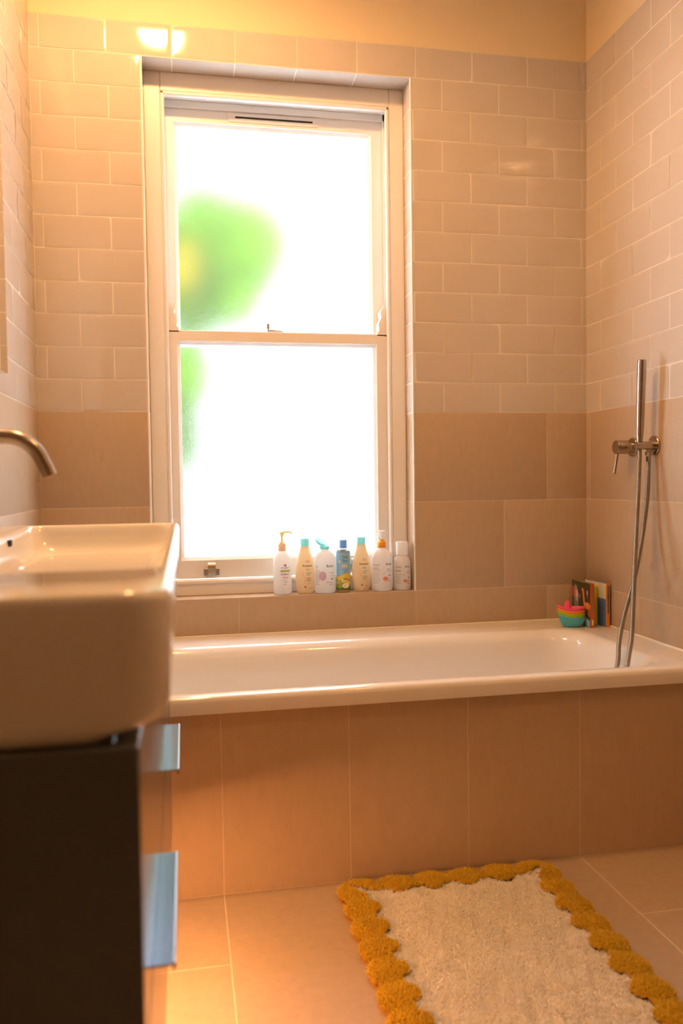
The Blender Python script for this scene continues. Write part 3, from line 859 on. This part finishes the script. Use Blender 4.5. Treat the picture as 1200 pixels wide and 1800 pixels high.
bk1, c1, s1 = book('dark green board book with animal pictures and red spine', .0135, .132, .146, (-.0795, -.177, ZB), 0, 0, cv_dark, cv_red)
m_ = MB()
O, U, Vv = (-.0004, 0, 0), (0, 1, 0), (0, 0, 1)      # picture plane on the left cover; y runs away from the spine
e = 0
def pic(pts, mat):
    global e
    e += 1; flatpoly(m_, [(p[0], p[1]) for p in pts], II[mat], (-.0003-.00005*e, 0, 0), U, Vv)
pic([(.112, .088), (.131, .088), (.131, .125), (.112, .125)], 'red')
pic(ell(.102, .108, .012, .024, 20), 'grey'); pic(ell(.094, .095, .008, .022, 18), 'pink')
for q in (.110, .102, .094, .086): pic(bar(q, .090, q, .056, .0045), 'grey')
pic(bar(.088, .108, .074, .088, .005), 'grey'); pic(bar(.074, .088, .070, .104, .004), 'grey')
pic(ell(.022, .069, .024, .012, 18), 'orange'); pic(bar(.040, .070, .050, .118, .011), 'orange'); pic(ell(.053, .120, .008, .005, 14), 'orange')
for q in (.006, .014, .034, .042): pic(bar(q, .064, q-.002, .036, .004), 'orange')
for a, bb in ((.010, .072), (.020, .066), (.028, .073), (.018, .076)): pic(ell(a, bb, .003, .002, 10), 'hill')
pic(ell(.020, .112, .0045, .009, 14), 'pink'); pic(ell(.020, .098, .0025, .0035, 10), 'orange')
pic([(.001, .001), (.030, .001), (.036, .020), (.030, .030), (.001, .022)], 'sky')
o = m_.build('cover_picture', IM, None); o.parent = bk1
def spine_marks(parent, W_, H_, z0, z1, mat, word=None):
    m_ = MB(); z = z0
    while z < z1:
        l = random.uniform(.003, .006)
        flatpoly(m_, [(W_*.28, z), (W_*.72, z), (W_*.72, z+l), (W_*.28, z+l)], II[mat], (0, -.0016, 0), (1,0,0), (0,0,1)); z += l + .0016
    o = m_.build('spine_print', IM, None); o.parent = parent
spine_marks(bk1, .0135, .146, .045, .135, 'brown'); 
m_ = MB(); flatpoly(m_, [(.004, .008), (.0095, .008), (.0095, .026), (.004, .026)], II['cream'], (0, -.0016, 0), (1,0,0), (0,0,1)); o = m_.build('spine_patch', IM, None); o.parent = bk1
bk2, c2, s2 = book('thin lime yellow board book between the other two books', .0150, .105, .130, (-.0440, -.130, ZB), math.radians(3), 0, cv_yel, cv_yel)
bk3, c3, s3 = book('blue board book with orange spine against the right wall', .0130, .125, .144, (-.0215, -.174, ZB), math.radians(5), 0, cv_blue, cv_org)
m_ = MB(); flatpoly(m_, [(.001, .092), (.123, .092), (.123, .143), (.001, .143)], II['cream'], (-.0004, 0, 0), U, Vv); o = m_.build('cover_picture', IM, None); o.parent = bk3
spine_marks(bk3, .013, .144, .045, .136, 'navy')

# ------------------------------------------------------------------ stacked toy boats
def boat_mesh(L_, Wd, H_, top):
    m_ = MB(); n = 36
    def outline(sc, z, lift):
        pts = []
        for i in range(n):
            t = 2*PI*i/n; c, s = math.cos(t), math.sin(t)
            xx = c*L_/2*sc
            wd = Wd/2*sc*(1 - .45*max(0, -c)**2.2)
            yy = wd*math.copysign(abs(s)**.8, s)
            if c < 0: yy *= (1 - (-c)**6*.9)
            zz = z + lift*(max(0, -c)**2*.010 + max(0, c)**3*.002)
            pts.append((xx, yy, zz))
        return pts
    R = [outline(.42, 0, 0), outline(.58, .001, .0), outline(.76, H_*.22, .5), outline(.88, H_*.50, .9), outline(.93, H_*.74, 1), outline(.945, H_*.80, 1), outline(.99, H_*.86, 1), outline(1.0, H_*.92, 1), outline(.99, H_*.985, 1), outline(.97, H_+.0005, 1),
         outline(.93, H_, 1), outline(.84, H_*.72, .9), outline(.70, H_*.42, .5), outline(.55, H_*.24, 0)]
    m_.rings(R, 0, True, True, True)
    return m_
M['pink'] = pbr('pink_silicone', (.88, .10, .22), rough=.4, sss=.1)
M['tangerine'] = pbr('tangerine_silicone', (.85, .30, .01), rough=.4, sss=.1)
M['lime'] = pbr('lime_silicone', (.32, .58, .01), rough=.4, sss=.1)
M['turq'] = pbr('turquoise_silicone', (.09, .46, .54), rough=.4, sss=.1)
stack = [('turq', 'turquoise toy boat at the bottom of the stack on the bath corner', 0),
         ('lime', 'lime green toy boat second from the bottom of the stack', .011),
         ('tangerine', 'orange toy boat under the pink one in the stack', .0205),
         ('pink', 'pink toy boat with raised funnel on top of the stack', .0315)]
bx_, by_ = -.128, -.140
for i, (mt, lab, dz) in enumerate(stack):
    bb = thing('toy_boat', lab, 'toy boat', (bx_ - .0015*i, by_, ZB + dz), 'stacked toy boats')
    bb.rotation_euler = (0, 0, math.radians(-8))
    m_ = boat_mesh(.094, .052, .033, i == 3)
    o = m_.build('hull', M[mt], None, angle=60); o.parent = bb
    if i == 3:
        m_ = MB(); m_.lathe([(.0165, .012), (.0150, .026), (.0120, .042), (.0095, .046), (.0075, .052), (.0040, .0552), (.0008, .0558)], 24, cx=-.010, sy=.8); o = m_.build('funnel', M[mt], None); o.parent = bb

# ------------------------------------------------------------------ bath mat
RX0, RX1, RY0, RY1 = -1.052, -.505, -1.585, -.7625
mat_ = thing('bath_mat', 'cream shaggy bath mat with mustard scalloped border on the floor', 'bath mat', ((RX0+RX1)/2, (RY0+RY1)/2, .0006))
rd = .056
cxa, cxb, cya, cyb = RX0+rd, RX1-rd, RY0+rd, RY1-rd
nX, nY = 5, 9
cent = []
for i in range(nX+1): cent += [(cxa+(cxb-cxa)*i/nX, cya), (cxa+(cxb-cxa)*i/nX, cyb)]
for i in range(1, nY): cent += [(cxa, cya+(cyb-cya)*i/nY), (cxb, cya+(cyb-cya)*i/nY)]
cent = np.array(cent)
sp = np.array([(cxa-.020, cyb+.022), (cxb+.020, cyb+.022), (cxa-.020, cya-.022), (cxb+.020, cya-.022)])
def classify(x, y):
    """0 outside, 1 cream, 2 mustard; also distance to nearest lobe centre"""
    d = np.sqrt((x[:,None]-cent[None,:,0])**2 + (y[:,None]-cent[None,:,1])**2).min(1)
    band = ((x > cxa-.036) & (x < cxb+.036) & (y > cya-.036) & (y < cyb+.036))
    inner = (x > cxa+.004) & (x < cxb-.004) & (y > cya+.004) & (y < cyb-.004)
    lobe = d < rd
    cls = np.zeros(len(x), int)
    cls[band | lobe] = 2
    bulge = d < .024
    cls[inner & ~bulge] = 1
    # cream points running out into the corners
    for (sx_, sy_) in sp:
        ixc = cxa+.035 if sx_ < -.75 else cxb-.035; iyc = cya+.035 if sy_ < -1.1 else cyb-.035
        ax, ay = ixc - sx_, iyc - sy_; ll = math.hypot(ax, ay)
        t = ((x-sx_)*ax + (y-sy_)*ay)/ll/ll; dd = abs((x-sx_)*ay - (y-sy_)*ax)/ll
        cls[(t > 0) & (t < 1.1) & (dd < .007 + .012*np.clip(t, 0, 1)) & (cls > 0)] = 1
    return cls, d
# base pad
m_ = MB(); st = .009
xs_ = np.arange(RX0, RX1+st, st); ys_ = np.arange(RY0, RY1+st, st)
gx, gy = np.meshgrid(xs_, ys_); cl, dd = classify(gx.ravel(), gy.ravel())
def hbase(x, y, cl, d):
    hb = .008 + .011*np.sqrt(np.clip(1-(d/(rd*1.04))**2, 0, 1))
    hc = .011 + .0012*np.sin(x*61+1.3*np.sin(y*37)) + .0012*np.sin(y*83+x*32)
    return np.where(cl == 2, hb, np.where(cl == 1, hc, .0))
hh = hbase(gx.ravel(), gy.ravel(), cl, dd); nxg = len(xs_)
def padmesh(which):
    m_ = MB()
    hh = hbase(gx.ravel(), gy.ravel(), np.full(gx.size, which), dd)
    hh = np.where(cl == 0, 0, hh)
    idx = {}
    f = []; v = []
    for j in range(len(ys_)-1):
        for i in range(nxg-1):
            ids = (j*nxg+i, j*nxg+i+1, (j+1)*nxg+i+1, (j+1)*nxg+i)
            k = [cl[a] for a in ids]
            if all(a > 0 for a in k) and (max(k, key=k.count) == which):
                q = []
                for a in ids:
                    if a not in idx: idx[a] = len(v); v.append((gx.ravel()[a], gy.ravel()[a], hh[a]))
                    q.append(idx[a])
                f.append(tuple(q))
    m_.add(v, f, 0, True); return m_
def tufts(n, which, ln, wd, lean, seed, base_lift=0):
    r = np.random.default_rng(seed)
    x = r.uniform(RX0, RX1, n*3); y = r.uniform(RY0, RY1, n*3)
    c_, d_ = classify(x, y); k = c_ == which; x, y, d_ = x[k][:n], y[k][:n], d_[k][:n]; c_ = c_[k][:n]; N_ = len(x)
    z = hbase(x, y, c_, d_)
    # lobes splay outward from their centres, cream pile lies in soft swirls
    near = cent[np.sqrt((x[:,None]-cent[None,:,0])**2 + (y[:,None]-cent[None,:,1])**2).argmin(1)]
    if which == 2:
        ox, oy = (x-near[:,0])/rd, (y-near[:,1])/rd
    else:
        a = 2.2*np.sin(x*14+2*np.sin(y*9)) + 1.5*np.sin(y*19+3*x) - 1.2; a = a*.35 + 1.6*np.sin(x*131+y*87) + 1.6*np.sin(y*153-x*61) + r.normal(0, .7, N_) - 1.3; ox, oy = .8*np.cos(a), .8*np.sin(a)
    ox = ox*lean + r.normal(0, .33, N_); oy = oy*lean + r.normal(0, .33, N_)
    L_ = ln*r.uniform(.65, 1.25, N_)
    D = np.stack([ox, oy, np.ones(N_)], 1); D /= np.linalg.norm(D, axis=1)[:,None]
    ang = r.uniform(0, 2*PI, N_); U_ = np.stack([np.cos(ang), np.sin(ang), np.zeros(N_)], 1); V_ = np.cross(D, U_); V_ /= np.linalg.norm(V_, axis=1)[:,None]; U_ = np.cross(V_, D)
    B0 = np.stack([x, y, z-.002], 1); mid = B0 + D*(L_*.6)[:,None]
    bend = np.stack([ox*.35, oy*.35, np.zeros(N_)-.1], 1)*L_[:,None]
    tip = B0 + D*L_[:,None] + bend
    wv = wd*r.uniform(.7, 1.3, N_)
    V = np.zeros((N_, 7, 3))
    for q in range(3):
        t = 2*PI*q/3; off = math.cos(t)*U_ + math.sin(t)*V_
        V[:,q] = B0 + off*wv[:,None]; V[:,3+q] = mid + off*(wv*.8)[:,None]
    V[:,6] = tip
    V[:,:,2] = np.maximum(V[:,:,2], .001)
    F = []
    base = (np.arange(N_)*7)[:,None]
    quads = np.concatenate([base + np.array([[q, (q+1) % 3, 3+(q+1) % 3, 3+q]]) for q in range(3)], 0)
    tris = np.concatenate([base + np.array([[3+q, 3+(q+1) % 3, 6]]) for q in range(3)], 0)
    return V.reshape(-1, 3), quads, tris
def build_pile(name, pad, n, which, ln, wd, lean, seed, mat):
    V, Q, T = tufts(n, which, ln, wd, lean, seed)
    pv = np.array(pad.v); o = len(pv)
    PQ = np.array(pad.f)
    V = np.concatenate([pv, V]); Q = np.concatenate([PQ, Q + o]); T = T + o
    V = V - np.array(mat_.location)
    me = bpy.data.meshes.new(name)
    me.vertices.add(len(V)); me.vertices.foreach_set('co', V.astype(np.float32).ravel())
    nl = Q.size + T.size; me.loops.add(nl); me.loops.foreach_set('vertex_index', np.concatenate([Q.ravel(), T.ravel()]).astype(np.int32))
    npoly = len(Q) + len(T); me.polygons.add(npoly)
    ls_ = np.concatenate([np.arange(len(Q))*4, Q.size + np.arange(len(T))*3]).astype(np.int32)
    me.polygons.foreach_set('loop_start', ls_)
    me.polygons.foreach_set('use_smooth', np.ones(npoly, bool))
    me.materials.append(mat); me.update(calc_edges=True); me.validate()
    o = bpy.data.objects.new(name, me); COL.objects.link(o); o.parent = mat_; return o
M['cream_pile'] = pbr('cream_cotton_pile', (.95, .90, .82), rough=.95, spec=.1, var=.06, var_scale=22, sheen=.2)
M['mustard_pile'] = pbr('mustard_cotton_pile', (.68, .43, .02), rough=.95, spec=.1, var=.12, var_scale=26, sheen=.15)
M['backing'] = pbr('mat_backing', (.45, .20, .02), rough=.9)
o = build_pile('cream_pile', padmesh(1), 80000, 1, .0105, .0008, .5, 3, M['cream_pile'])
o = build_pile('scalloped_border', padmesh(2), 46000, 2, .0105, .0010, .22, 5, M['mustard_pile']); o['label'] = 'mustard yellow tufted scalloped border'
bk = MB()
for (a, b_) in cent:
    bk.lathe([(rd-.001, .0), (rd-.0005, .002), (rd-.003, .004), (.001, .004)], 20, 0, a, b_)
o = bk.build('backing', M['backing'], mat_)

# ------------------------------------------------------------------ garden tree outside
tree = thing('garden_tree', 'leafy green tree blurred behind the frosted upper pane', 'tree', (-1.85, 2.6, 0))
m_ = MB(); m_.tube([(-1.85, 2.6, 0), (-1.82, 2.6, .8), (-1.75, 2.58, 1.6), (-1.6, 2.6, 2.3), (-1.4, 2.6, 2.7)], [.06, .05, .045, .03, .012], 10)
m_.tube([(-1.78, 2.59, 1.4), (-1.60, 2.6, 1.9), (-1.25, 2.6, 2.3)], [.03, .02, .008], 8); m_.build('trunk', M['bark'], tree)
def leaves(n, blobs, size, seed, name, mats):
    r = np.random.default_rng(seed); m_ = MB()
    for k in range(n):
        c_, rad, mi = blobs[r.integers(len(blobs))]
        d = r.normal(size=3); d /= np.linalg.norm(d); p = np.array(c_) + d*np.array(rad)*r.uniform(.2, 1)**.5
        u = r.normal(size=3); u /= np.linalg.norm(u); v = np.cross(u, r.normal(size=3)); v /= np.linalg.norm(v)
        s_ = size*r.uniform(.6, 1.3)
        m_.add([p - u*s_, p + v*s_*.45, p + u*s_, p - v*s_*.45], [(0,1,2,3)], mi)
    return m_.build(name, mats, tree)
leaves(15000, [((-.98, 2.6, 2.47), (.27, .3, .27), 0), ((-1.22, 2.6, 2.55), (.25, .3, .25), 0), ((-1.30, 2.6, 2.15), (.25, .3, .25), 1), ((-1.06, 2.55, 2.13), (.16, .2, .17), 0),
              ((-1.42, 2.6, 2.30), (.2, .2, .22), 1), ((-1.8, 2.6, 2.4), (.35, .3, .5), 0), ((-1.12, 2.6, 2.36), (.34, .25, .33), 0)], .055, 21, 'crown', [M['leaf'], M['leaf2']])
leaves(600, [((-1.36, 2.40, 2.22), (.12, .1, .20), 0)], .045, 22, 'blossom', [M['blossom']])
leaves(4200, [((-1.38, 2.5, 1.63), (.17, .15, .24), 0), ((-1.40, 2.5, 1.24), (.11, .15, .24), 1), ((-1.42, 2.5, 1.45), (.12, .15, .3), 1)], .045, 23, 'low_foliage', [M['leaf'], M['leaf2']])

# ------------------------------------------------------------------ lights
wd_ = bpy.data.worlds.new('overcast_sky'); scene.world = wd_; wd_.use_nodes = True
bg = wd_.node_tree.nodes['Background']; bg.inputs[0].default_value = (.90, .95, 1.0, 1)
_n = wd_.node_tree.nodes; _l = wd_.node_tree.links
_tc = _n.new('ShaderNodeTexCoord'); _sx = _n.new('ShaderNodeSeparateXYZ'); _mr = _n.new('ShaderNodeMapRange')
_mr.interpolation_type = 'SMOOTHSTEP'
for _i, _v in ((1, .60), (2, .90), (3, 13.0), (4, 1.75)): _mr.inputs[_i].default_value = _v      # extra sky brightness added at sides and above to light walls, dimmed straight ahead
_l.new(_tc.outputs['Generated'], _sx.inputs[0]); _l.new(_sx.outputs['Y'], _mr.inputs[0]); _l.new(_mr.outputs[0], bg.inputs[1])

WARM = (1.0, .51, .19)
def downlight(name, loc, power, size, spot, blend, label):
    t = thing('downlight', label, 'ceiling light', loc)
    m_ = MB(); m_.lathe([(size+.002, -.004), (size+.012, -.004), (size+.014, 0), (size+.002, 0)], 36, 0, cap0=False, cap1=False)
    o = m_.build('bezel', M['white_trim'], None); o.parent = t
    L = bpy.data.lights.new('lamp', 'SPOT'); L.energy = power; L.color = WARM; L.shadow_soft_size = size
    L.spot_size = math.radians(spot); L.spot_blend = blend
    lo = bpy.data.objects.new('lamp', L); COL.objects.link(lo); lo.parent = t; lo.location = (0, 0, -.012)
downlight('a', (-1.45, -.78, ZC), 100, .08, 172, .5, 'round recessed ceiling light close to the window wall')
downlight('c', (-.50, -1.80, ZC), 38, .08, 165, .6, 'round recessed ceiling light in the middle of the room')
downlight('b', (-.95, -3.35, ZC), 5, .08, 160, .6, 'round recessed ceiling light near the wall behind the camera')
# warm strip light under the wall hung vanity
sb = MB(); sb.box(-1.512, -1.488, -1.93, -.95, .2405, .2495, 0, .001); sb.build('strip_light', M['white_trim'], van)
L = bpy.data.lights.new('strip_lamp', 'AREA'); L.shape = 'RECTANGLE'; L.size = .05; L.size_y = .96; L.energy = 8.5; L.color = (1.0, .42, .15)
lo = bpy.data.objects.new('strip_lamp', L); COL.objects.link(lo); lo.parent = van
lo.location = Vector((-1.50, -1.44, .2395)) - van.location; lo.rotation_euler = (0, math.radians(-20), 0)

# ------------------------------------------------------------------ camera
cam = bpy.data.cameras.new('camera'); co = bpy.data.objects.new('camera', cam); COL.objects.link(co)
yaw, pit, rol, F_ = 0.189536449, -0.0398645390, -0.0131930137, 1437.05665
cy_, sy_ = math.cos(yaw), math.sin(yaw); cp, sp_ = math.cos(pit), math.sin(pit); cr, sr = math.cos(rol), math.sin(rol)
f = Vector((sy_*cp, cy_*cp, sp_)); rt = Vector((cy_, -sy_, 0)); up = rt.cross(f)
R_, U_ = cr*rt + sr*up, -sr*rt + cr*up
co.matrix_world = Matrix(((R_.x, U_.x, -f.x, CAMP.x), (R_.y, U_.y, -f.y, CAMP.y), (R_.z, U_.z, -f.z, CAMP.z), (0, 0, 0, 1)))
cam.sensor_fit = 'VERTICAL'; cam.sensor_height = 36; cam.sensor_width = 24; cam.lens = F_/1800*36
cam.clip_start = .02
cam.dof.use_dof = True; cam.dof.focus_distance = 2.60; cam.dof.aperture_fstop = 3.6
scene.camera = co
scene.view_settings.view_transform = 'Standard'; scene.view_settings.look = 'None'
scene.view_settings.gamma = 1; scene.view_settings.use_curve_mapping = False
scene.view_settings.exposure = 0.2
